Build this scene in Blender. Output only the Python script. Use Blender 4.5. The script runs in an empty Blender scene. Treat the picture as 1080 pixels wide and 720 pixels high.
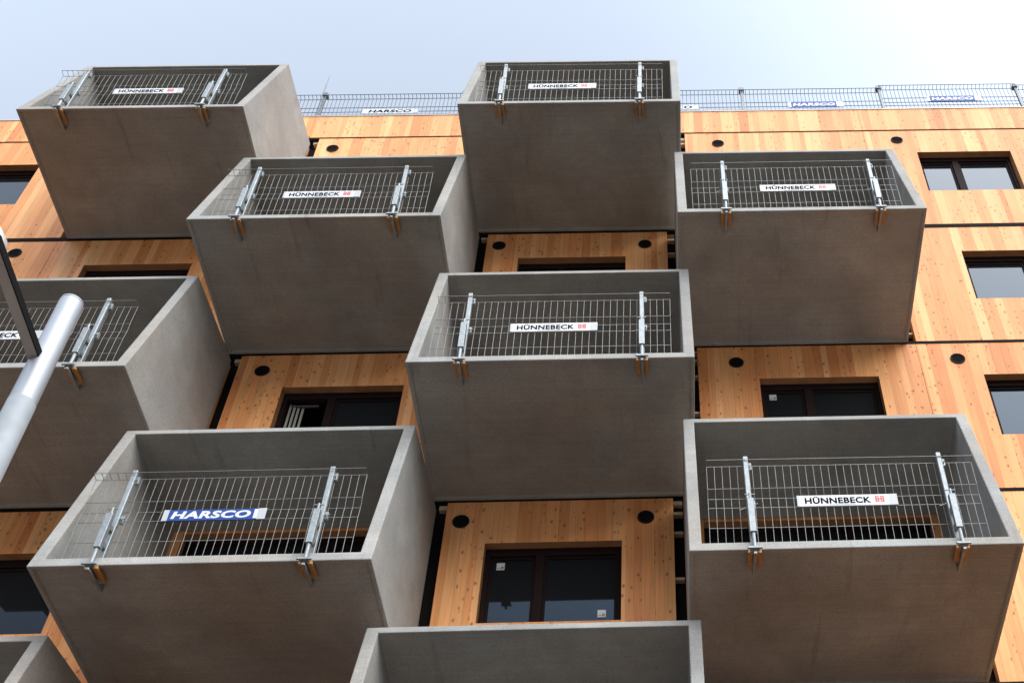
import bpy, bmesh, math, random
from mathutils import Vector, Matrix
random.seed(7)
S = bpy.context.scene
COL = S.collection

# ------------------------------------------------------------------ camera
CAM = Vector((3.004, -10.773, -10.368))
RX = Vector((0.99948256, -0.0032795, -0.03199768))      # right
RY = Vector((0.02364105, 0.74944742, 0.66164164))       # forward
RZ = Vector((0.02181072, -0.66205574, 0.74913716))      # up
cd = bpy.data.cameras.new('camera'); cam = bpy.data.objects.new('camera', cd); COL.objects.link(cam)
M = Matrix.Identity(4)
for i in range(3):
    M[i][0] = RX[i]; M[i][1] = RZ[i]; M[i][2] = -RY[i]; M[i][3] = CAM[i]
cam.matrix_world = M
cd.sensor_width = 36; cd.sensor_fit = 'HORIZONTAL'; cd.lens = 36*1205.5/1080
cd.shift_x = (540-731.93)/1080; cd.shift_y = (560-360)/1080
cd.clip_start = .05; cd.clip_end = 3000
S.camera = cam

# ------------------------------------------------------------------ light
SUN_EL, SUN_AZ = math.radians(50), math.radians(140)    # azimuth clockwise from +Y
w = bpy.data.worlds.new('World'); S.world = w; w.use_nodes = True
nt = w.node_tree; N = nt.nodes; L = nt.links
bg = N['Background']; bg.inputs['Strength'].default_value = .12
sky = N.new('ShaderNodeTexSky'); sky.sky_type = 'NISHITA'; sky.sun_disc = False
sky.sun_elevation = SUN_EL; sky.sun_rotation = SUN_AZ; sky.dust_density = 2.5; sky.air_density = 1.0
sun_dir = Vector((math.sin(SUN_AZ)*math.cos(SUN_EL), math.cos(SUN_AZ)*math.cos(SUN_EL), math.sin(SUN_EL)))
tc = N.new('ShaderNodeTexCoord')
nz = N.new('ShaderNodeTexNoise'); nz.inputs['Scale'].default_value = 1.6; nz.inputs['Detail'].default_value = 5; nz.inputs['Roughness'].default_value = .5
L.new(tc.outputs['Generated'], nz.inputs['Vector'])
dot = N.new('ShaderNodeVectorMath'); dot.operation = 'DOT_PRODUCT'
L.new(tc.outputs['Generated'], dot.inputs[0]); dot.inputs[1].default_value = (.97, -.2, -.12)
mr = N.new('ShaderNodeMapRange'); L.new(dot.outputs['Value'], mr.inputs['Value'])
mr.inputs['From Min'].default_value = -.5; mr.inputs['From Max'].default_value = .35
mr.inputs['To Min'].default_value = .0; mr.inputs['To Max'].default_value = 1.0
mr.interpolation_type = 'SMOOTHSTEP'
mm = N.new('ShaderNodeMath'); mm.operation = 'MULTIPLY_ADD'; L.new(nz.outputs['Fac'], mm.inputs[0]); mm.inputs[1].default_value = .35; L.new(mr.outputs[0], mm.inputs[2])
cm = N.new('ShaderNodeMapRange'); L.new(mm.outputs[0], cm.inputs['Value'])
cm.inputs['From Min'].default_value = .1; cm.inputs['From Max'].default_value = 1.25
cm.inputs['To Min'].default_value = .74; cm.inputs['To Max'].default_value = .98
mx = N.new('ShaderNodeMix'); mx.data_type = 'RGBA'
L.new(cm.outputs[0], mx.inputs['Factor']); L.new(sky.outputs[0], mx.inputs['A']); mx.inputs['B'].default_value = (6.1, 7.0, 8.3, 1)
# the low sky dims towards the horizon (distant roofs and trees, thick air)
sep = N.new('ShaderNodeSeparateXYZ'); L.new(tc.outputs['Generated'], sep.inputs[0])
hz = N.new('ShaderNodeMapRange'); hz.interpolation_type = 'SMOOTHSTEP'; L.new(sep.outputs['Z'], hz.inputs['Value'])
hz.inputs['From Min'].default_value = .3; hz.inputs['From Max'].default_value = .80; hz.inputs['To Min'].default_value = .13; hz.inputs['To Max'].default_value = 1
hs = N.new('ShaderNodeVectorMath'); hs.operation = 'SCALE'; L.new(mx.outputs['Result'], hs.inputs[0]); L.new(hz.outputs[0], hs.inputs['Scale'])
# thinner, dimmer cloud on the side away from the sun
dy = N.new('ShaderNodeMapRange'); dy.interpolation_type = 'SMOOTHSTEP'; L.new(sep.outputs['Y'], dy.inputs['Value'])
dy.inputs['From Min'].default_value = -.5; dy.inputs['From Max'].default_value = .55; dy.inputs['To Min'].default_value = 1.3; dy.inputs['To Max'].default_value = .40
dx = N.new('ShaderNodeMapRange'); dx.interpolation_type = 'SMOOTHSTEP'; L.new(dot.outputs['Value'], dx.inputs['Value'])
dx.inputs['From Min'].default_value = -.3; dx.inputs['From Max'].default_value = .28; dx.inputs['To Min'].default_value = .88; dx.inputs['To Max'].default_value = 1.4
h2 = N.new('ShaderNodeMath'); h2.operation = 'MULTIPLY'; L.new(dy.outputs[0], h2.inputs[0]); L.new(dx.outputs[0], h2.inputs[1])
h3 = N.new('ShaderNodeVectorMath'); h3.operation = 'SCALE'; L.new(hs.outputs[0], h3.inputs[0]); L.new(h2.outputs[0], h3.inputs['Scale'])
L.new(h3.outputs[0], bg.inputs['Color'])
sl = bpy.data.lights.new('sun', 'SUN'); sl.energy = 1.5; sl.angle = math.radians(65); sl.color = (1, .95, .87)
so = bpy.data.objects.new('sun', sl); COL.objects.link(so); so.rotation_euler = sun_dir.to_track_quat('Z', 'Y').to_euler(); so.location = (10, -10, 30)
vs = S.view_settings; vs.view_transform = 'Standard'; vs.look = 'None'; vs.gamma = 1; vs.use_curve_mapping = False
vs.exposure = 1.55

# ------------------------------------------------------------------ materials
def newmat(name):
    m = bpy.data.materials.new(name); m.use_nodes = True
    return m, m.node_tree.nodes, m.node_tree.links, m.node_tree.nodes['Principled BSDF']
def simple(name, col, rough=.6, metal=0, noise=.0, nscale=8, spec=.5, bump=0):
    m, n, l, b = newmat(name)
    b.inputs['Roughness'].default_value = rough; b.inputs['Metallic'].default_value = metal
    b.inputs['Specular IOR Level'].default_value = spec
    b.inputs['Base Color'].default_value = (*col, 1)
    if noise:
        t = n.new('ShaderNodeTexCoord'); x = n.new('ShaderNodeTexNoise'); x.inputs['Scale'].default_value = nscale; x.inputs['Detail'].default_value = 6
        l.new(t.outputs['Object'], x.inputs['Vector'])
        r = n.new('ShaderNodeMapRange'); l.new(x.outputs['Fac'], r.inputs['Value']); r.inputs['From Min'].default_value = .3; r.inputs['From Max'].default_value = .7
        r.inputs['To Min'].default_value = 1-noise; r.inputs['To Max'].default_value = 1+noise
        v = n.new('ShaderNodeVectorMath'); v.operation = 'SCALE'; v.inputs[0].default_value = col; l.new(r.outputs[0], v.inputs['Scale'])
        l.new(v.outputs[0], b.inputs['Base Color'])
        if bump:
            bp = n.new('ShaderNodeBump'); bp.inputs['Strength'].default_value = bump; l.new(x.outputs['Fac'], bp.inputs['Height']); l.new(bp.outputs[0], b.inputs['Normal'])
    return m
def node_math(n, l, op, a, b=None, c=None):
    x = n.new('ShaderNodeMath'); x.operation = op
    for i, v in enumerate((a, b, c)):
        if v is None: continue
        if isinstance(v, (int, float)): x.inputs[i].default_value = v
        else: l.new(v, x.inputs[i])
    return x.outputs[0]
def wood_material(name, gain=1.13):
    m, n, l, b = newmat(name)
    t = n.new('ShaderNodeTexCoord'); s = n.new('ShaderNodeSeparateXYZ'); l.new(t.outputs['Object'], s.inputs[0])
    x, z = s.outputs['X'], s.outputs['Z']
    mt = lambda op, a, b_=None, c=None: node_math(n, l, op, a, b_, c)
    storey = mt('FLOOR', mt('DIVIDE', mt('ADD', z, 0.22), 3.0))
    W = .120
    u = mt('DIVIDE', mt('ADD', x, mt('MULTIPLY', storey, .057)), W)
    # uneven board widths
    uu = mt('ADD', u, mt('MULTIPLY', mt('SINE', mt('MULTIPLY', u, 1.9)), .22))
    bi = mt('FLOOR', uu); fr = mt('FRACT', uu)
    cv = n.new('ShaderNodeCombineXYZ'); l.new(bi, cv.inputs[0]); l.new(storey, cv.inputs[1])
    wn = n.new('ShaderNodeTexWhiteNoise'); wn.noise_dimensions = '3D'; l.new(cv.outputs[0], wn.inputs['Vector'])
    ramp = n.new('ShaderNodeValToRGB'); l.new(wn.outputs['Value'], ramp.inputs[0])
    e = ramp.color_ramp.elements
    e[0].position = 0; e[0].color = (0.618, 0.220, 0.072, 1)
    e[1].position = 1; e[1].color = (0.865, 0.449, 0.195, 1)
    for p, c in ((.10, (0.690, 0.271, 0.094, 1)), (.45, (0.762, 0.332, 0.122, 1)), (.80, (0.814, 0.383, 0.150, 1))):
        k = e.new(p); k.color = c
    # grain
    gv = n.new('ShaderNodeCombineXYZ'); l.new(mt('MULTIPLY', x, 46), gv.inputs[0]); l.new(mt('MULTIPLY', z, 1.3), gv.inputs[2]); l.new(mt('MULTIPLY', wn.outputs['Value'], 30), gv.inputs[1])
    g = n.new('ShaderNodeTexNoise'); g.inputs['Scale'].default_value = 1; g.inputs['Detail'].default_value = 4; g.inputs['Distortion'].default_value = .6; l.new(gv.outputs[0], g.inputs['Vector'])
    gr = n.new('ShaderNodeMapRange'); l.new(g.outputs['Fac'], gr.inputs['Value']); gr.inputs['From Min'].default_value = .3; gr.inputs['From Max'].default_value = .7; gr.inputs['To Min'].default_value = .86; gr.inputs['To Max'].default_value = 1.08
    # large tone drift along the board
    g2v = n.new('ShaderNodeCombineXYZ'); l.new(mt('MULTIPLY', x, 2.2), g2v.inputs[0]); l.new(mt('MULTIPLY', z, .8), g2v.inputs[2]); l.new(mt('MULTIPLY', bi, 3.7), g2v.inputs[1])
    g2 = n.new('ShaderNodeTexNoise'); g2.inputs['Scale'].default_value = 1; g2.inputs['Detail'].default_value = 2; l.new(g2v.outputs[0], g2.inputs['Vector'])
    g2r = n.new('ShaderNodeMapRange'); l.new(g2.outputs['Fac'], g2r.inputs['Value']); g2r.inputs['From Min'].default_value = .3; g2r.inputs['From Max'].default_value = .7; g2r.inputs['To Min'].default_value = .88; g2r.inputs['To Max'].default_value = 1.08
    # knots
    kv = n.new('ShaderNodeCombineXYZ'); l.new(mt('MULTIPLY', uu, 1.05), kv.inputs[0]); l.new(mt('MULTIPLY', z, 5.5), kv.inputs[2]); l.new(mt('MULTIPLY', storey, 3.3), kv.inputs[1])
    vo = n.new('ShaderNodeTexVoronoi'); vo.inputs['Scale'].default_value = 1; vo.inputs['Randomness'].default_value = 1; l.new(kv.outputs[0], vo.inputs['Vector'])
    kn = n.new('ShaderNodeMapRange'); l.new(vo.outputs['Distance'], kn.inputs['Value']); kn.inputs['From Min'].default_value = .06; kn.inputs['From Max'].default_value = .15; kn.inputs['To Min'].default_value = 1; kn.inputs['To Max'].default_value = 0
    sc = n.new('ShaderNodeSeparateColor'); l.new(wn.outputs['Color'], sc.inputs[0])
    has = mt('GREATER_THAN', sc.outputs[1], .35)
    vsel = n.new('ShaderNodeSeparateColor'); l.new(vo.outputs['Color'], vsel.inputs[0])
    has2 = mt('GREATER_THAN', vsel.outputs[0], .45)
    kf = mt('MULTIPLY', mt('MULTIPLY', kn.outputs[0], mt('MULTIPLY', has, has2)), .62)
    kv2 = n.new('ShaderNodeCombineXYZ'); l.new(mt('ADD', mt('MULTIPLY', x, 13), mt('MULTIPLY', g.outputs['Fac'], .5)), kv2.inputs[0]); l.new(mt('MULTIPLY', z, 7), kv2.inputs[2]); l.new(mt('MULTIPLY', bi, 5.1), kv2.inputs[1])
    vo2 = n.new('ShaderNodeTexVoronoi'); vo2.inputs['Scale'].default_value = 1; l.new(kv2.outputs[0], vo2.inputs['Vector'])
    kn2 = n.new('ShaderNodeMapRange'); l.new(vo2.outputs['Distance'], kn2.inputs['Value']); kn2.inputs['From Min'].default_value = .10; kn2.inputs['From Max'].default_value = .27; kn2.inputs['To Min'].default_value = 1; kn2.inputs['To Max'].default_value = 0
    kf2 = mt('MULTIPLY', kn2.outputs[0], mt('MULTIPLY', mt('GREATER_THAN', sc.outputs[2], .42), .72))
    kf = mt('MAXIMUM', kf, kf2)
    # seams
    sd = mt('ABSOLUTE', mt('SUBTRACT', fr, .5))
    seam = n.new('ShaderNodeMapRange'); l.new(sd, seam.inputs['Value']); seam.inputs['From Min'].default_value = .475; seam.inputs['From Max'].default_value = .497; seam.inputs['To Min'].default_value = 1; seam.inputs['To Max'].default_value = .62
    tot = mt('MULTIPLY', mt('MULTIPLY', gr.outputs[0], g2r.outputs[0]), mt('MULTIPLY', seam.outputs[0], gain))
    sv = n.new('ShaderNodeVectorMath'); sv.operation = 'SCALE'; l.new(ramp.outputs[0], sv.inputs[0]); l.new(tot, sv.inputs['Scale'])
    km = n.new('ShaderNodeMix'); km.data_type = 'RGBA'; l.new(kf, km.inputs['Factor']); l.new(sv.outputs[0], km.inputs['A']); km.inputs['B'].default_value = (.20, .068, .022, 1)
    l.new(km.outputs['Result'], b.inputs['Base Color'])
    b.inputs['Roughness'].default_value = .62; b.inputs['Specular IOR Level'].default_value = .25
    bp = n.new('ShaderNodeBump'); bp.inputs['Strength'].default_value = .25; bp.inputs['Distance'].default_value = .004
    l.new(mt('ADD', mt('MULTIPLY', g.outputs['Fac'], .4), seam.outputs[0]), bp.inputs['Height']); l.new(bp.outputs[0], b.inputs['Normal'])
    return m
def concrete_material(name):
    m, n, l, b = newmat(name)
    mt = lambda op, a, b_=None, c=None: node_math(n, l, op, a, b_, c)
    t = n.new('ShaderNodeTexCoord'); oi = n.new('ShaderNodeObjectInfo')
    off = n.new('ShaderNodeVectorMath'); off.operation = 'ADD'; l.new(t.outputs['Object'], off.inputs[0])
    ov = n.new('ShaderNodeCombineXYZ'); l.new(mt('MULTIPLY', oi.outputs['Random'], 37), ov.inputs[0]); l.new(mt('MULTIPLY', oi.outputs['Random'], 91), ov.inputs[2]); l.new(ov.outputs[0], off.inputs[1])
    def noise(scale, detail, sx=1, sy=1, sz=1, rough=.55, dist=0):
        mp = n.new('ShaderNodeMapping'); mp.inputs['Scale'].default_value = (sx, sy, sz); l.new(off.outputs[0], mp.inputs['Vector'])
        q = n.new('ShaderNodeTexNoise'); q.inputs['Scale'].default_value = scale; q.inputs['Detail'].default_value = detail; q.inputs['Roughness'].default_value = rough; q.inputs['Distortion'].default_value = dist
        l.new(mp.outputs[0], q.inputs['Vector']); return q.outputs['Fac']
    def mrange(v, a0, a1, b0, b1):
        r = n.new('ShaderNodeMapRange'); l.new(v, r.inputs['Value'])
        for k, val in zip(('From Min', 'From Max', 'To Min', 'To Max'), (a0, a1, b0, b1)): r.inputs[k].default_value = val
        return r.outputs[0]
    big = mrange(noise(.9, 4, dist=.4), .3, .7, .80, 1.12)
    mid = mrange(noise(3.2, 7, rough=.68), .3, .7, .90, 1.09)
    fine = mrange(noise(60, 3), .3, .7, .84, 1.14)
    lines = mrange(noise(1, 3, sx=.8, sy=34, sz=34), .3, .7, .94, 1.045)       # faint formwork lines
    st = mrange(noise(1, 3, sx=7, sy=.7, sz=.7, dist=.5), .62, .76, 1.0, .80)  # runs of damp
    pits = n.new('ShaderNodeTexVoronoi'); pits.inputs['Scale'].default_value = 16; l.new(off.outputs[0], pits.inputs['Vector'])
    pv = mrange(pits.outputs['Distance'], .04, .09, .72, 1.0)
    tot = mt('MULTIPLY', mt('MULTIPLY', mt('MULTIPLY', big, mid), mt('MULTIPLY', fine, lines)), mt('MULTIPLY', st, pv))
    tone = n.new('ShaderNodeMix'); tone.data_type = 'RGBA'; l.new(mrange(noise(.6, 2), .35, .65, 0, 1), tone.inputs['Factor'])
    tone.inputs['A'].default_value = (.315, .316, .302, 1); tone.inputs['B'].default_value = (.318, .292, .258, 1)
    sv = n.new('ShaderNodeVectorMath'); sv.operation = 'SCALE'; l.new(tone.outputs['Result'], sv.inputs[0]); l.new(tot, sv.inputs['Scale'])
    l.new(sv.outputs[0], b.inputs['Base Color']); b.inputs['Roughness'].default_value = .85; b.inputs['Specular IOR Level'].default_value = .3
    bp = n.new('ShaderNodeBump'); bp.inputs['Strength'].default_value = .2; bp.inputs['Distance'].default_value = .01; l.new(mt('MULTIPLY', mid, fine), bp.inputs['Height']); l.new(bp.outputs[0], b.inputs['Normal'])
    return m
WOOD = wood_material('larch_boards'); CONC = concrete_material('precast_concrete')
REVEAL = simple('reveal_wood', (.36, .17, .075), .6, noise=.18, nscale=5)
MEMB = simple('black_membrane', (.012, .010, .010), .9, spec=.08)
FRAME = simple('dark_brown_frame', (.017, .009, .008), .8, noise=.1, spec=.12)
GLASS = simple('window_glass', (.012, .014, .016), .03, spec=.62)
GLASS.node_tree.nodes['Principled BSDF'].inputs['IOR'].default_value = 1.33
GLASS.node_tree.nodes['Principled BSDF'].inputs['Specular Tint'].default_value = (.6, .78, 1, 1)
VENTM = simple('vent_plastic', (.016, .014, .013), .85, spec=.15)
CAVE = simple('dark_interior', (.03, .028, .026), .9)
STICK = simple('sticker_paper', (.72, .71, .68), .6, noise=.1, nscale=40)
STICKG = simple('sticker_print', (.25, .25, .25), .6)
BAT = simple('pale_batten', (.62, .50, .34), .7, noise=.1)
GALV = simple('galvanised_steel', (.26, .28, .285), .55, .55, noise=.16, nscale=26)
WIRE = simple('galvanised_wire', (.175, .17, .16), .5, .35)
DARKST = simple('dark_steel', (.10, .105, .11), .5, .6, noise=.15)
PAD = simple('orange_timber_pad', (.42, .19, .05), .65, noise=.25, nscale=20)
WHITE = simple('sign_white', (.66, .67, .68), .45)
GREYEND = simple('sign_end', (.46, .48, .47), .5)
BLUE = simple('sign_blue', (.013, .055, .25), .55, spec=.2)
INK = simple('sign_ink', (.006, .006, .01), .9, spec=.05)
RED = simple('logo_red', (.62, .06, .055), .5)
PALEF = simple('pale_sash', (.42, .40, .34), .7)
POLEW = simple('painted_pole', (.29, .305, .33), .45, .25, noise=.05, nscale=9)
POLEG = simple('weathered_zinc', (.22, .235, .245), .6, .2, noise=.10, nscale=13)
ARMG = simple('arm_grey', (.56, .55, .54), .55, .3, noise=.1)
BLACK = simple('rubber_black', (.008, .008, .008), .85, spec=.1)
ROOFM = simple('roof_membrane', (.2, .2, .2), .9, noise=.15)
ASPH = simple('asphalt', (.035, .030, .026), .95, noise=.25, nscale=1.2, bump=.1)
PAVE = simple('pavement', (.066, .047, .034), .9, noise=.18, nscale=3, bump=.1)
KERB = simple('kerb_stone', (.33, .32, .30), .85, noise=.15)
PAINT = simple('road_paint', (.75, .75, .73), .7, noise=.1)

# ------------------------------------------------------------------ helpers
def link(name, bm, mat, parent=None, off=(0, 0, 0), smooth=False, bevel=0):
    if off != (0, 0, 0): bmesh.ops.translate(bm, verts=bm.verts, vec=Vector(off))
    me = bpy.data.meshes.new(name); bm.to_mesh(me); bm.free()
    for mt_ in (mat if isinstance(mat, (list, tuple)) else [mat]): me.materials.append(mt_)
    if smooth:
        for p in me.polygons: p.use_smooth = True
    o = bpy.data.objects.new(name, me); COL.objects.link(o)
    if parent: o.parent = parent
    if bevel:
        b = o.modifiers.new('bevel', 'BEVEL'); b.width = bevel; b.segments = 2; b.limit_method = 'ANGLE'; b.angle_limit = math.radians(40)
    return o
def empty(name, loc, label=None, cat=None, group=None):
    o = bpy.data.objects.new(name, None); COL.objects.link(o); o.location = loc; o.empty_display_size = .2
    if label: tag(o, label, cat, group)
    return o
def tag(o, label=None, cat=None, group=None, kind=None):
    if label: o['label'] = label
    if cat: o['category'] = cat
    if group: o['group'] = group
    if kind: o['kind'] = kind
def box(bm, x0, x1, y0, y1, z0, z1, mi=0):
    v = [bm.verts.new(p) for p in ((x0,y0,z0),(x1,y0,z0),(x1,y1,z0),(x0,y1,z0),(x0,y0,z1),(x1,y0,z1),(x1,y1,z1),(x0,y1,z1))]
    fs = []
    for q in ((0,3,2,1),(4,5,6,7),(0,1,5,4),(1,2,6,5),(2,3,7,6),(3,0,4,7)):
        f = bm.faces.new([v[i] for i in q]); f.material_index = mi; fs.append(f)
    return v
def tube(bm, a, b, r, seg=8, r2=None, caps=True):
    a = Vector(a); b = Vector(b); r2 = r if r2 is None else r2
    d = (b-a).normalized(); q = d.to_track_quat('Z', 'Y')
    ra, rb = [], []
    for i in range(seg):
        t = 2*math.pi*i/seg; c = q @ Vector((math.cos(t), math.sin(t), 0))
        ra.append(bm.verts.new(a+c*r)); rb.append(bm.verts.new(b+c*r2))
    for i in range(seg):
        j = (i+1) % seg; bm.faces.new((ra[i], ra[j], rb[j], rb[i]))
    if caps: bm.faces.new(ra[::-1]); bm.faces.new(rb)
def grid_panel(bm, x0, x1, z0, z1, y0, y1, holes=()):
    """closed plate between y0 (front) and y1 (back) with rectangular holes; reveals get material 1"""
    xs = sorted({x0, x1, *[h[0] for h in holes], *[h[1] for h in holes]}); zs = sorted({z0, z1, *[h[2] for h in holes], *[h[3] for h in holes]})
    def solid(i, j):
        if i < 0 or j < 0 or i >= len(xs)-1 or j >= len(zs)-1: return False
        cx, cz = (xs[i]+xs[i+1])/2, (zs[j]+zs[j+1])/2
        return not any(h[0] < cx < h[1] and h[2] < cz < h[3] for h in holes)
    V = {}
    def v(i, k, j):
        key = (i, k, j)
        if key not in V: V[key] = bm.verts.new((xs[i], (y0, y1)[k], zs[j]))
        return V[key]
    nx, nz_ = len(xs)-1, len(zs)-1
    for i in range(nx):
        for j in range(nz_):
            if not solid(i, j): continue
            bm.faces.new((v(i,0,j), v(i+1,0,j), v(i+1,0,j+1), v(i,0,j+1)))
            bm.faces.new((v(i,1,j), v(i,1,j+1), v(i+1,1,j+1), v(i+1,1,j)))
            for di, dj, a, b in ((-1,0,(i,j),(i,j+1)), (1,0,(i+1,j+1),(i+1,j)), (0,-1,(i+1,j),(i,j)), (0,1,(i,j+1),(i+1,j+1))):
                if not solid(i+di, j+dj):
                    f = bm.faces.new((v(a[0],0,a[1]), v(b[0],0,b[1]), v(b[0],1,b[1]), v(a[0],1,a[1])))
                    inner = 0 <= i+di < nx and 0 <= j+dj < nz_
                    f.material_index = 1 if inner else 0
    bmesh.ops.recalc_face_normals(bm, faces=bm.faces)

# ------------------------------------------------------------------ ground
GZ = -12.0
def sheet(name, mat, x0, x1, y0, y1, z, th=.0):
    bm = bmesh.new()
    if th: box(bm, x0, x1, y0, y1, z-th, z)
    else: bm.faces.new([bm.verts.new(p) for p in ((x0,y0,z),(x1,y0,z),(x1,y1,z),(x0,y1,z))])
    o = link(name, bm, mat); tag(o, kind='structure'); return o
sheet('ground', simple('far_ground', (.055, .045, .035), .95, noise=.25, nscale=.3), -900, 900, -900, 900, GZ-.14)
sheet('road', ASPH, -200, 200, -23, -13.5, GZ-.136)
sheet('pavement', PAVE, -200, 200, -13.35, 0.15, GZ, .13)
sheet('kerb', KERB, -200, 200, -13.5, -13.355, GZ+.005, .135)
bm = bmesh.new()
for i in range(-12, 12):
    x = i*6; bm.faces.new([bm.verts.new(p) for p in ((x,-18.3,GZ-.132),(x+3,-18.3,GZ-.132),(x+3,-18.18,GZ-.132),(x,-18.18,GZ-.132))])
tag(link('road_marking', bm, PAINT), kind='structure')

# ------------------------------------------------------------------ building
BO = Vector((0, 0, 0))
bld = empty('apartment_building', (0, 0, GZ), 'timber clad apartment block with staggered projecting concrete box balconies', 'building')
OFF = (0, 0, -GZ)
def part(name, bm, mat, smooth=False, bevel=0, parent=None):
    """mesh given in world metres; the building's origin sits on the ground"""
    o = link(name, bm, mat, parent or bld, (0, 0, -GZ) if parent is None else (0, 0, 0), smooth, bevel)
    return o
# wood material uses object coordinates -> subtract the offset through the objects' own z (12 is a whole number of storeys)
XL, XR, ZT = -12.6, 12.9, 9.53
W, H, D, D2, K = 3.372, 2.586, 2.107, 1.487, -.26
BOX = {1:(-6.594,5.985), 2:(-3.304,3.008), 3:(-.020,5.975), 4:(3.239,3.0), 5:(0,0), 6:(-3.301,-2.990), 7:(-6.602,.03), 8:(3.221,-2.975), 9:(-.042,-5.952), 10:(-6.582,-5.952)}
ROWS = {6:[1,3], 3:[2,4], 0:[7,5], -3:[6,8], -6:[10,9], -9:[]}
WIN = {6:[(-9.5,-7.8),(-2.4,-.68),(4.37,6.08),(7.6,9.27)], 3:[(-6.1,-4.41),(.73,2.44),(7.83,9.5)],
       0:[(-9.6,-7.9),(-2.38,-.67),(4.37,6.08),(7.59,9.27)], -3:[(-6.05,-4.30),(.735,2.44),(7.83,9.5)],
       -6:[(-9.6,-7.9),(-2.38,-.67),(4.37,6.08),(7.59,9.27)], -9:[(-6.05,-4.30),(-2.6,-.9),(.735,2.44),(4.37,6.08),(7.83,9.5)]}
JT = {6:.03, 3:.13, 0:.07, -3:.07, -6:.07, -9:.07}      # joint height under the panel above
holes_all = []
panels = []
for r, ids in ROWS.items():
    zb, zt = r-.22+JT[-3]*.0, r+2.78
    top_gap = {6:.03, 3:.10, 0:.06, -3:.06, -6:.06, -9:.06}[r]
    z0, z1 = zb, zt-top_gap
    wh = [(a, b, r+.78, r+2.02) for a, b in WIN[r]]
    holes_all += wh
    edges = [XL+.02]
    for i in ids:
        bx = BOX[i][0]; edges += [bx-.13, bx+W+.13]
    edges.append(XR-.02)
    for k in range(0, len(edges), 2):
        a, b = edges[k], edges[k+1]
        cuts = [a]
        # long runs are several panels with a hairline seam
        seams = [6.72, 10.15, -6.72, -9.9] if ids else [-9.9, -6.6, -3.3, 0, 3.3, 6.6, 9.9]
        cuts += [s for s in sorted(seams) if a+.6 < s < b-.6 and not any(h[0]-.1 < s < h[1]+.1 for h in wh)]
        cuts.append(b)
        for q in range(len(cuts)-1):
            panels.append((cuts[q]+(.003 if q else 0), cuts[q+1]-(.003 if q < len(cuts)-2 else 0), z0, z1, wh))
for (a, b, z0, z1, wh) in panels:
    bm = bmesh.new(); grid_panel(bm, a, b, z0, z1, 0, .12, [h for h in wh if a < h[0] and h[1] < b])
    part('wood_panel', bm, [WOOD, REVEAL])
# parapet boards above the top joint
for a, b in ((XL+.02, -6.605), (-6.6, -3.3), (-3.295, .0), (.005, 3.3), (3.305, 6.72), (6.725, XR-.02)):
    bm = bmesh.new(); grid_panel(bm, a, b, 8.80, ZT, .0, .12); part('parapet_panel', bm, [WOOD, REVEAL])
# wood behind the balconies with the door opening of each
doors = []
for r, ids in ROWS.items():
    for i in ids:
        bx, bz = BOX[i]; h = (bx+.25, bx+3.14, bz+.14, bz+2.275)
        doors.append(h)
        bm = bmesh.new(); grid_panel(bm, bx+.05, bx+W-.05, bz-.10, bz+2.6, .004, .12, [h]); part('balcony_back_panel', bm, [WOOD, REVEAL])
# dark membrane wall with holes where the windows and doors are
bm = bmesh.new(); grid_panel(bm, XL, XR, GZ-.1, ZT-.03, .135, .33, [h for h in holes_all]+doors)
part('wall', bm, [MEMB, CAVE])
bm = bmesh.new(); box(bm, XL, XL+.3, .332, 13, GZ-.1, ZT-.05); part('side_wall', bm, WOOD)
bm = bmesh.new(); box(bm, XR-.3, XR, .332, 13, GZ-.1, ZT-.05); part('side_wall', bm, WOOD)
bm = bmesh.new(); box(bm, XL, XR, 13.002, 13.3, GZ-.1, ZT-.05); part('rear_wall', bm, WOOD)
bm = bmesh.new(); box(bm, XL+.302, XR-.302, .335, 12.99, ZT-.4, ZT-.12); part('roof', bm, ROOFM)
bm = bmesh.new(); box(bm, XL-.02, XR+.02, -.012, .36, ZT+.002, ZT+.018); part('coping', bm, simple('coping_metal', (.55, .53, .5), .5, .3))
for z in (-9.3, -6.3, -3.3, -.3, 2.7, 5.7):
    bm = bmesh.new(); box(bm, XL+.31, XR-.31, .34, 12.9, z-.12, z+.12); part('floor_slab', bm, CAVE)
bm = bmesh.new(); box(bm, XL+.31, XR-.31, 3.4, 3.5, GZ, ZT-.5); part('inner_wall', bm, CAVE)

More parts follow.
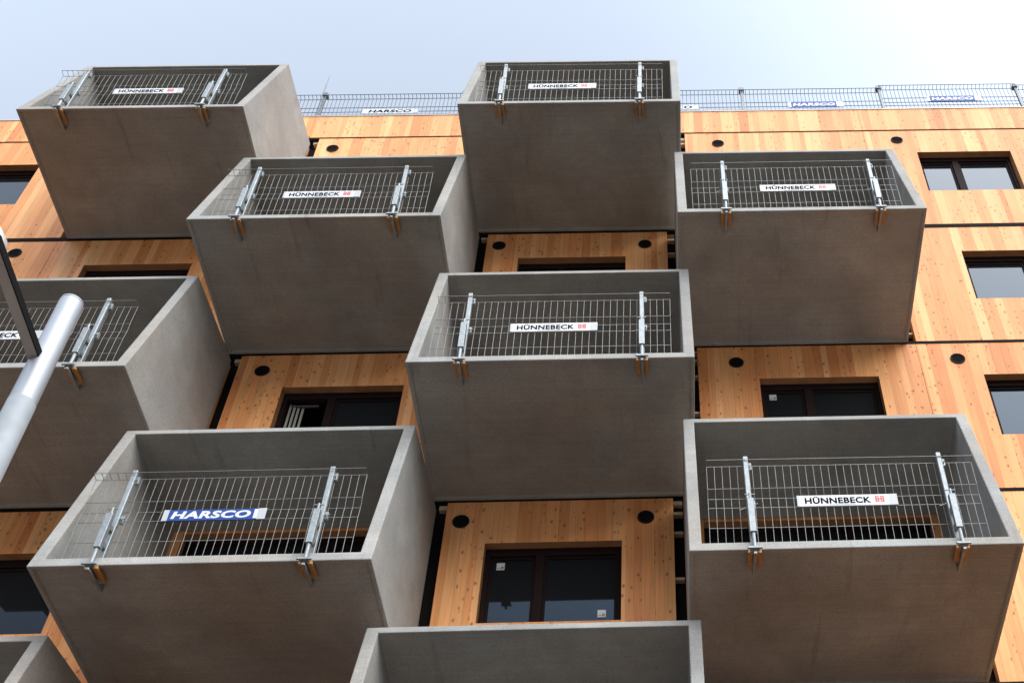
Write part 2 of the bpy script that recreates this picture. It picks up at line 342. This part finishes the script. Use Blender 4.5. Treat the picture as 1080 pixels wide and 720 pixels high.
# windows: dark frames, mullion, two panes
def window(x0, x1, z0, z1, open_sash=False, stickers=(), scrap=False, y=.125):
    f = bmesh.new(); t = .06; ms = x0+(x1-x0)*(.60 if abs(x0-7.83) < .01 or abs(x0+6.1) < .01 else .37)
    for a, b, c, d in ((x0, x1, z1-t-.05, z1), (x0, x1, z0, z0+t), (x0, x0+t, z0+t+.001, z1-t-.051), (x1-t, x1, z0+t+.001, z1-t-.051), (ms, ms+.11, z0+t+.001, z1-t-.051)):
        box(f, a, b, y, y+.09, c, d)
    fr = part('window_frame', f, FRAME, bevel=.004)
    def sub(name, bm, mat):
        return link(name, bm, mat, fr, (0, 0, -GZ))
    # inner sash lip
    b = bmesh.new()
    lips = [(ms+.11, x1-t)] + ([] if open_sash else [(x0+t, ms)])
    for a, c in lips:
        for q in ((a+.001, c-.001, z1-t-.09, z1-t-.052), (a+.001, c-.001, z0+t+.002, z0+t+.04), (a+.001, a+.035, z0+t+.041, z1-t-.091), (c-.035, c-.001, z0+t+.041, z1-t-.091)):
            box(b, q[0], q[1], y+.03, y+.075, q[2], q[3])
    sub('sash', b, FRAME)
    for a, c in lips:
        b = bmesh.new(); box(b, a+.004, c-.004, y+.045, y+.06, z0+t+.006, z1-t-.056); sub('pane', b, GLASS)
    b = bmesh.new(); box(b, x0-.01, x1+.01, .02, y-.004, z0-.012, z0+.006); sub('sill', b, simple('sill_metal', (.42, .33, .25), .5) if 'sill_metal' not in bpy.data.materials else bpy.data.materials['sill_metal'])
    if open_sash:
        b = bmesh.new(); L_ = ms-x0-t
        for k, (u, ww) in enumerate(((0, .03), (.055, .03), (.11, .03))):
            box(b, u, u+ww, 0, .02, 0, z1-z0-t*2-.06)
        box(b, .17, .20, 0, .03, 0, z1-z0-t*2-.06)
        o = link('open_sash', b, PALEF, fr); o.location = (x0+t+.015, y+.10, z0+t+.005-GZ); o.rotation_euler = (0, 0, math.radians(12))
        b = bmesh.new(); box(b, .245, .34, 0, .004, .50, .66); o2 = link('sticker', b, STICK, fr); o2.location = o.location; o2.rotation_euler = (0, 0, math.radians(20))
        b = bmesh.new(); box(b, x0+t+.02, x0+t+.42, y+.10, y+.13, z1-.16, z1-.135); sub('closer_bar', b, simple('closer_grey', (.12, .12, .12), .6))
    for sx, sz in stickers:
        b = bmesh.new(); box(b, sx, sx+.1, y+.036, y+.044, sz, sz+.11); s = sub('sticker', b, STICK)
        b = bmesh.new(); box(b, sx+.055, sx+.09, y+.033, y+.0355, sz+.015, sz+.05)
        box(b, sx+.012, sx+.045, y+.033, y+.0355, sz+.02, sz+.028); sub('sticker_print', b, STICKG)
    if scrap:
        b = bmesh.new(); rnd = random.Random(int(x0*10)+int(z0))
        for q in range(7):
            bx = x1-t-.20+q*.022; bz = z0+t+.0+rnd.random()*.05
            v = [b.verts.new((bx+rnd.uniform(-.03, .05), y-.01-rnd.random()*.03, bz+rnd.uniform(0, .08))) for _ in range(3)]
            b.faces.new(v)
        b.normal_update(); sub('tape_scrap', b, WHITE)
    return fr
for r, ws in WIN.items():
    for (a, b) in ws:
        st, op, sc = (), False, False
        if r == -3 and abs(a-.735) < .01: st = ((a+.145, r+1.72), (b-.29, r+1.0-.05))
        if r == 0 and abs(a-4.37) < .01: st = ((a+.135, r+1.74),)
        if r == 0 and abs(a+2.38) < .01: op = True
        if r in (6, 0) and a > 7: sc = True
        if r == 6 and a < -7: sc = True
        window(a, b, r+.78, r+2.02, op, st, sc)
# balcony doors
for h in doors:
    f = bmesh.new(); x0, x1, z0, z1 = h; t = .07; y = .11+.015; m1 = x0+(x1-x0)*.62
    for a, b, c, d in ((x0, x1, z1-t, z1), (x0, x1, z0, z0+t), (x0, x0+t, z0+t+.001, z1-t-.001), (x1-t, x1, z0+t+.001, z1-t-.001), (m1, m1+.12, z0+t+.001, z1-t-.001)):
        box(f, a, b, y, y+.09, c, d)
    fr = part('door_frame', f, FRAME, bevel=.004)
    for a, c in ((x0+t, m1), (m1+.12, x1-t)):
        b = bmesh.new(); box(b, a+.003, c-.003, y+.045, y+.06, z0+t+.003, z1-t-.003); link('pane', b, GLASS, fr, (0, 0, -GZ))
    b = bmesh.new(); tube(b, (m1+.06, y-.012, z0+.95), (m1+.06, y-.05, z0+.95), .01); tube(b, (m1+.06, y-.05, z0+.95), (m1-.06, y-.05, z0+.95), .01); link('handle', b, DARKST, fr, (0, 0, -GZ))
# vents
for x, z in ((-2.8, 8.41), (4.07, 8.40), (7.3, 8.43), (.40, 5.36), (2.75, 5.34), (-7.30, 5.37), (4.06, 2.37), (7.28, 2.37), (-2.74, 2.38), (.40, -.61), (2.74, -.60), (-6.25, -.62)):
    b = bmesh.new(); seg = 28
    rings = [(.108, .0), (.108, -.014), (.088, -.014), (.084, .03)]
    vs_ = [[b.verts.new((x+rr*math.cos(2*math.pi*k/seg), yy, z+rr*math.sin(2*math.pi*k/seg))) for k in range(seg)] for rr, yy in rings]
    for u in range(len(rings)-1):
        for k in range(seg):
            b.faces.new((vs_[u][k], vs_[u][(k+1) % seg], vs_[u+1][(k+1) % seg], vs_[u+1][k]))
    bmesh.ops.recalc_face_normals(b, faces=b.faces)
    v_ = part('vent', b, VENTM)
    b = bmesh.new(); b.faces.new([b.verts.new((x+.087*math.cos(2*math.pi*k/seg), -.004, z+.087*math.sin(2*math.pi*k/seg))) for k in range(seg)][::-1])
    for k in range(-3, 4):
        hw = math.sqrt(max(.085**2-(k*.024)**2, 0)); box(b, x-hw, x+hw, -.008, -.005, z+k*.024-.004, z+k*.024+.004)
    link('louvre', b, BLACK, v_, (0, 0, -GZ))
# pale battens in the gaps beside the balconies
for r, ids in ROWS.items():
    for i in ids:
        bx = BOX[i][0]
        for xa, xb in ((bx-.128, bx-.012), (bx+W+.012, bx+W+.128)):
            for dz, hh in ((2.70, .07), (2.52, .045), (2.16, .04), (1.42, .04), (.70, .04), (.05, .04)):
                if not 3.0 < xa < 3.6 and dz not in (2.70, .05): continue
                b = bmesh.new(); z = r-.0+dz+random.uniform(-.03, .03); box(b, xa, xb, .06, .132, z-hh/2, z+hh/2); part('batten', b, BAT)
for z, g_ in ((8.78, .029), (5.78, .10), (2.78, .06), (-.22, .06), (-3.22, .06), (-6.22, .06)):   # black sheet in the storey joints
    b = bmesh.new(); box(b, XL+.03, XR-.03, -.006 if g_ > .05 else .012, .133, z-g_+.002, z-.002 if g_ > .05 else z+.017); part('joint_flashing', b, MEMB)

# the concrete balcony boxes (tapered slabs, front leaning back)
def balcony_mesh():
    bm = bmesh.new(); t = .13; fb, ft = .125, .085
    sl = (D-D2)/H
    def yf(z): return -D+sl*z
    O = [(0, yf(0), 0), (W, yf(0), 0), (W, yf(H), H), (0, yf(H), H)]
    I = [(t, yf(fb), fb), (W-t, yf(fb), fb), (W-t, yf(H-ft), H-ft), (t, yf(H-ft), H-ft)]
    OB = [(0, -.006, K), (W, -.006, K), (W, -.006, H), (0, -.006, H)]
    IB = [(t, -.006, fb), (W-t, -.006, fb), (W-t, -.006, H-ft-.19), (t, -.006, H-ft-.19)]
    v = {k: [bm.verts.new(p) for p in L_] for k, L_ in (('O', O), ('I', I), ('OB', OB), ('IB', IB))}
    faces = {}
    for i in range(4):
        j = (i+1) % 4
        bm.faces.new((v['O'][i], v['O'][j], v['I'][j], v['I'][i]))
        faces[i] = bm.faces.new((v['O'][j], v['O'][i], v['OB'][i], v['OB'][j]))
        bm.faces.new((v['I'][i], v['I'][j], v['IB'][j], v['IB'][i]))
        bm.faces.new((v['OB'][i], v['IB'][i], v['IB'][j], v['OB'][j]))
    bmesh.ops.recalc_face_normals(bm, faces=bm.faces)
    so_ = faces[0]
    bmesh.ops.inset_region(bm, faces=[so_], thickness=.06, depth=0)
    bmesh.ops.inset_region(bm, faces=[so_], thickness=.022, depth=-.028)
    return bm
bmb = balcony_mesh(); mb = bpy.data.meshes.new('balcony'); bmb.to_mesh(mb); bmb.free(); mb.materials.append(CONC)
for i, (bx, bz) in BOX.items():
    o = bpy.data.objects.new('balcony', mb); COL.objects.link(o); o.parent = bld; o.location = (bx, 0, bz-GZ)
    b = o.modifiers.new('bevel', 'BEVEL'); b.width = .012; b.segments = 2; b.limit_method = 'ANGLE'; b.angle_limit = math.radians(35)

# ------------------------------------------------------------------ guard rails
def text_mesh(s, font_h, width, bold=0, shear=0):
    c = bpy.data.curves.new('t', 'FONT'); c.body = s; c.size = 1; c.offset = bold; c.shear = shear; c.extrude = .0; c.resolution_u = 3; c.space_character = 1.06
    o = bpy.data.objects.new('t', c); COL.objects.link(o); dg = bpy.context.evaluated_depsgraph_get()
    me = bpy.data.meshes.new_from_object(o.evaluated_get(dg)); bpy.data.objects.remove(o); bpy.data.curves.remove(c)
    xs = [v.co.x for v in me.vertices]; ys = [v.co.y for v in me.vertices]
    x0, x1, y0, y1 = min(xs), max(xs), min(ys), max(ys)
    for v in me.vertices:
        v.co = Vector(((v.co.x-x0)/(x1-x0)*width, 0, (v.co.y-y0)/(y1-y0)*font_h))
    return me
TXT = {'HB': text_mesh('H\u00dcNNEBECK', .104, .70, bold=.034), 'HS': text_mesh('HARSCO', .105, .82, bold=.042, shear=.15)}
for k, m_ in TXT.items(): m_.materials.append(INK)
TXTW = TXT['HS'].copy(); TXTW.materials.clear(); TXTW.materials.append(WHITE)
TXTB = TXT['HS'].copy(); TXTB.materials.clear(); TXTB.materials.append(BLUE)

def logo_mesh():
    bm = bmesh.new(); s = .084
    # two mirrored brackets and cross bars in an outlined square
    for q in ((0, .44, 0, .18), (0, .18, .18, .82), (0, .44, .82, 1), (.56, 1, 0, .18), (.82, 1, .18, .82), (.56, 1, .82, 1), (.18, .82, .41, .59), (.28, .44, .59, .74), (.56, .72, .59, .74), (.28, .44, .26, .41), (.56, .72, .26, .41)):
        bm.faces.new([bm.verts.new(p) for p in ((q[0]*s*1.15, 0, q[2]*s), (q[1]*s*1.15, 0, q[2]*s), (q[1]*s*1.15, 0, q[3]*s), (q[0]*s*1.15, 0, q[3]*s))])
    me = bpy.data.meshes.new('logo'); bm.to_mesh(me); bm.free(); me.materials.append(RED); return me
LOGO = logo_mesh()

def mesh_panel_bm(x0, x1, z0, r=.0033):
    bm = bmesh.new(); n = 36
    hz = [(z0, 0), (z0+.28, 0), (z0+.56, 0), (z0+.70, .012), (z0+.84, 0), (z0+1.17, 0)]
    for z, dy in hz: tube(bm, (x0, dy, z), (x1, dy, z), r*1.25, 5)
    tube(bm, (x0, -.085, z0+1.19), (x1, -.085, z0+1.19), r*1.25, 5)
    for k in range(n):
        x = x0+(x1-x0)*k/(n-1)
        pts = [(x, -.007, z0-.02), (x, -.007, z0+.56), (x, .005, z0+.70), (x, -.007, z0+.84), (x, -.007, z0+1.17), (x, -.085, z0+1.196)]
        for a, b in zip(pts, pts[1:]): tube(bm, a, b, r, 5, caps=False)
    return bm
mp = mesh_panel_bm(.22, 3.10, .14); MPM = bpy.data.meshes.new('mesh_panel'); mp.to_mesh(MPM); mp.free(); MPM.materials.append(WIRE)

def mk(name, fn, mat, bev=0):
    bm = bmesh.new(); fn(bm); me = bpy.data.meshes.new(name); bm.to_mesh(me); bm.free()
    me.materials.append(mat); return me
def post_fn(bm):                       # main post, origin at slab front edge
    box(bm, -.026, .026, .085, .135, .16, 1.40)
    box(bm, -.034, .034, .08, .14, .14, .158)
def hooks_fn(bm):
    for z in (1.22, .66):
        box(bm, .0262, .062, .115, .15, z, z+.10); box(bm, .04, .05, .08, .165, z+.03, z+.045)
        tube(bm, (.045, .15, z+.01), (.045, .15, z+.09), .014, 8)
    box(bm, .0264, .0300, .09, .13, .60, 1.33)
    for z in (.66,):
        tube(bm, (-.11, .10, z-.04), (.09, .10, z+.05), .006, 6)
def jack_fn(bm):                       # clamp body in front of the slab edge
    box(bm, -.034, .034, -.052, .008, .20, .66)
    tube(bm, (0, -.022, .66), (0, -.022, .75), .014, 8)
    tube(bm, (-.055, -.022, .73), (.055, -.022, .73), .008, 6)
    tube(bm, (0, -.022, .20), (0, -.022, -.03), .021, 10)
    box(bm, -.02, .02, .009, .084, .27, .33); box(bm, -.02, .02, .009, .084, .50, .56)
def claw_fn(bm):                       # arm gripping under the slab
    box(bm, -.017, .017, -.05, .31, -.095, -.065)
    box(bm, -.017, .017, .28, .31, -.064, .02)
    box(bm, -.075, .075, -.062, -.04, -.03, .0)
    box(bm, -.05, .05, -.035, -.008, -.035, -.012)
def pad_fn(bm):
    box(bm, .022, .068, .0, .22, -.045, -.006)
    box(bm, -.068, -.022, .0, .22, -.045, -.006)
def toppad_fn(bm):
    box(bm, -.085, .085, .05, .135, .127, .139)
PM = {'post': mk('post', post_fn, GALV), 'clip': mk('clip', hooks_fn, GALV), 'clamp_body': mk('clamp_body', jack_fn, GALV), 'clamp_arm': mk('clamp_arm', claw_fn, GALV), 'timber_pad': mk('timber_pad', pad_fn, PAD), 'packing_board': mk('packing_board', toppad_fn, PAD)}
def child(name, me, parent, loc=(0, 0, 0), bevel=0, rot=None):
    o = bpy.data.objects.new(name, me); COL.objects.link(o); o.parent = parent; o.location = loc
    if rot: o.rotation_euler = rot
    if bevel:
        b = o.modifiers.new('bevel', 'BEVEL'); b.width = bevel; b.segments = 1; b.limit_method = 'ANGLE'
    return o
def plate(x0, x1, z0, z1, y0, y1, mat, name, parent, lean=0):
    bm = bmesh.new(); box(bm, x0, x1, y0, y1, z0, z1); return link(name, bm, mat, parent)
def make_sign(root, kind, sx, sz, y, h=.15):
    Wd = 1.06
    s = plate(sx, sx+Wd, sz, sz+h, y, y+.012, {'HB': WHITE, 'blue': BLUE, 'white': WHITE}[kind], 'sign', root)
    if kind == 'blue': plate(sx-.001, sx+.055, sz-.001, sz+h+.001, y-.002, y-.0005, GREYEND, 'sign_end', s); plate(sx+.975, sx+Wd+.001, sz-.001, sz+h+.001, y-.002, y-.0005, GREYEND, 'sign_end', s); plate(sx+.935, sx+.974, sz+.012, sz+h-.01, y-.002, y-.0005, WHITE, 'sign_stripe', s)
    else: plate(sx+.975, sx+Wd+.001, sz-.001, sz+h+.001, y-.002, y-.0005, GREYEND, 'sign_end', s); plate(sx-.001, sx+.022, sz-.001, sz+h+.001, y-.002, y-.0005, GREYEND, 'sign_end', s)
    if kind == 'HB':
        child('lettering', TXT['HB'], s, (sx+.08, y-.002, sz+.030)); child('logo', LOGO, s, (sx+.825, y-.002, sz+.040))
        plate(sx+.33, sx+.62, sz+.012, sz+.020, y-.002, y-.001, GREYEND, 'fine_print', s)
    elif kind == 'blue': child('lettering', TXTW, s, (sx+.085, y-.002, sz+h/2-.052))
    else: child('lettering', TXT['HS'], s, (sx+.12, y-.002, sz+h/2-.052))
    return s
RL = {1: ('wire mesh guard rail with a white HUNNEBECK sign on the top left balcony', 1.17),
      2: ('wire mesh guard rail with white HUNNEBECK sign, on the second row balcony left of centre', 1.10),
      3: ('wire mesh guard rail with white HUNNEBECK sign, on the topmost balcony at the middle', 1.01),
      4: ('mesh guard rail with white HUNNEBECK sign on the upper right balcony below the roof', 1.17),
      5: ('wire mesh guard rail with white HUNNEBECK sign, on the central balcony above the stickered window', 1.15),
      6: ('wire mesh guard rail carrying the blue HARSCO sign, on the lower left balcony', 1.08),
      7: ('wire mesh guard rail half hidden behind the street lamp pole', 1.05),
      8: ('wire mesh guard rail with white HUNNEBECK sign, on the large lower right balcony', 1.16)}
rng = random.Random(3)
for i in (1, 2, 3, 4, 5, 6, 7, 8):
    bx, bz = BOX[i]
    g = empty('guard_rail', (bx, -D, bz), RL[i][0], 'railing', 'site guard rails clamped to the balcony fronts')
    child('mesh_panel', MPM, g, (0, .155, rng.uniform(-.01, .01)), rot=(0, rng.uniform(-.004, .004), 0))
    for px in (.64+rng.uniform(-.03, .02), 2.74+rng.uniform(-.02, .02)):
        p = child('post', PM['post'], g, (px, 0, 0), .006, rot=(rng.uniform(-.01, .01), rng.uniform(-.012, .012), 0))
        for nm in ('clip', 'clamp_body', 'clamp_arm', 'timber_pad', 'packing_board'): child(nm, PM[nm], p, (0, 0, 0), .004)
    make_sign(g, 'blue' if i == 6 else 'HB', RL[i][1], .695, .135)

# roof edge rails
def rpost_fn(bm):
    box(bm, -.028, .028, -.055, -.01, -.2, 1.36)
    for z in (1.22, .32): box(bm, -.05, .05, -.07, .02, z, z+.09)
    box(bm, -.09, .09, -.09, .09, -.235, -.2)
RP = mk('post', rpost_fn, DARKST)
def rmesh(n=30, Lw=2.70):
    bm = mesh_panel_bm(0, Lw, .0, .0052); me = bpy.data.meshes.new('mesh_panel'); bm.to_mesh(me); bm.free(); me.materials.append(simple('roof_wire', (.075, .09, .125), .7, .0)); return me
RM = rmesh()
YR, ZR = .35, 9.66
rdesc = {-8.85: ('roof edge mesh guard rail at the far left, beside the top left balcony', None, 0),
         -6.15: ('roof edge mesh guard rail mostly hidden behind the top left balcony', None, 0),
         -3.45: ('roof edge mesh guard rail with a white HARSCO sign, left of the topmost middle balcony', 'white', .80),
         -.75: ('roof edge mesh guard rail hidden behind the topmost middle balcony', None, 0),
         1.95: ('roof edge mesh guard rail with a white sign, just right of the topmost middle balcony', 'white', .78),
         4.65: ('roof edge guard rail with blue HARSCO sign, directly above the upper right balcony', 'blue', .88),
         7.35: ('roof edge mesh guard rail with a blue HARSCO sign, above the top right window', 'blue', .90),
         10.05: ('roof edge mesh guard rail at the far right corner of the picture', None, 0)}
for x, (lab, kind, sx) in rdesc.items():
    g = empty('guard_rail', (x, YR, ZR), lab, 'railing', 'guard rails along the roof edge')
    dz = .10 if x == 7.35 else (.05 if x == 10.05 else 0)
    child('mesh_panel', RM, g, (0, 0, dz))
    child('post', RP, g, (0, 0, 0), .004)
    if kind: make_sign(g, kind, sx, (.58 if kind == 'white' else .60)+(.16 if x == 7.35 else 0), -.025, .15 if kind == 'white' else .2)
# lightning rod
rod = empty('lightning_rod', (-3.62, .5, 9.45), 'thin upright lightning rod standing on the roof edge above the wood wall', 'lightning rod')
bm = bmesh.new(); tube(bm, (0, 0, 0), (0, 0, 2.3), .011, 8); tube(bm, (0, 0, 2.3), (0, 0, 2.62), .006, 6); link('rod', bm, DARKST, rod)
bm = bmesh.new(); tube(bm, (0, 0, -.05), (0, 0, .08), .12, 16, .10); link('base', bm, CONC, rod)

# ------------------------------------------------------------------ street lamp close to the camera
P1 = Vector((.501, -7.770, -6.359)); P2 = Vector((.5847, -7.8514, -7.2661))
def pray(u, v): return (RX*(u-731.93)/1205.5+RY-RZ*(v-560)/1205.5).normalized()   # direction towards a point seen in the photo
ax = (P1-P2).normalized(); foot = P2 - ax*((P2.z-GZ)/ax.z)
lamp = empty('street_lamp', foot, 'pale metal street lamp pole with a grey side arm in front of the left balcony', 'street lamp')
Rm = lambda p: Vector(p)-foot
J = P1-ax*.72
bm = bmesh.new(); tube(bm, Rm(J), Rm(P1), .0485, 48, .0465, caps=False)
tube(bm, Rm(P1), Rm(P1+ax*.012), .0472, 48, .0455); link('upper_sleeve', bm, POLEW, lamp, smooth=False)
for p in lamp.children[-1].data.polygons: p.use_smooth = len(p.vertices) == 4
bm = bmesh.new(); tube(bm, Rm(foot), Rm(J+ax*.02), .056, 48, .0495, caps=True); o = link('pole', bm, POLEG, lamp)
for p in o.data.polygons: p.use_smooth = len(p.vertices) == 4
bm = bmesh.new(); tube(bm, Rm(foot), Rm(foot)+Vector((0, 0, .03)), .2, 24); link('base_plate', bm, DARKST, lamp)
A = Vector((CAM+5.26*pray(38.5, 381))); B_ = Vector(CAM+5.0*pray(-9, 250))
dA = (B_-A).normalized(); q = dA.to_track_quat('Y', 'Z')
def barmesh(a, b, w_, h_, name, mat, parent, dx=0, dz=0):
    bm = bmesh.new(); Ln = (b-a).length; box(bm, -w_/2+dx, w_/2+dx, 0, Ln, -h_/2+dz, h_/2+dz)
    bmesh.ops.transform(bm, matrix=Matrix.Translation(Rm(a)) @ q.to_matrix().to_4x4(), verts=bm.verts)
    return link(name, bm, mat, parent, bevel=.002)
arm = barmesh(A, B_, .042, .035, 'arm', ARMG, lamp)
barmesh(A, B_, .005, .040, 'arm_edge', BLACK, arm, dx=-.0238)
bm = bmesh.new(); hc = CAM+5.05*pray(-22, 259)+Vector((0, 0, 0))
tube(bm, Rm(hc), Rm(hc)+Vector((0, 0, .05)), .082, 32, .078); tube(bm, Rm(hc)+Vector((0, 0, .05)), Rm(hc)+Vector((0, 0, .11)), .077, 32, .04); link('lamp_head', bm, ARMG, lamp)
bm = bmesh.new(); tube(bm, Rm(hc)+Vector((0, 0, -.012)), Rm(hc)+Vector((0, 0, -.001)), .068, 32); link('diffuser', bm, simple('lamp_diffuser', (.6, .62, .6), .3), lamp)
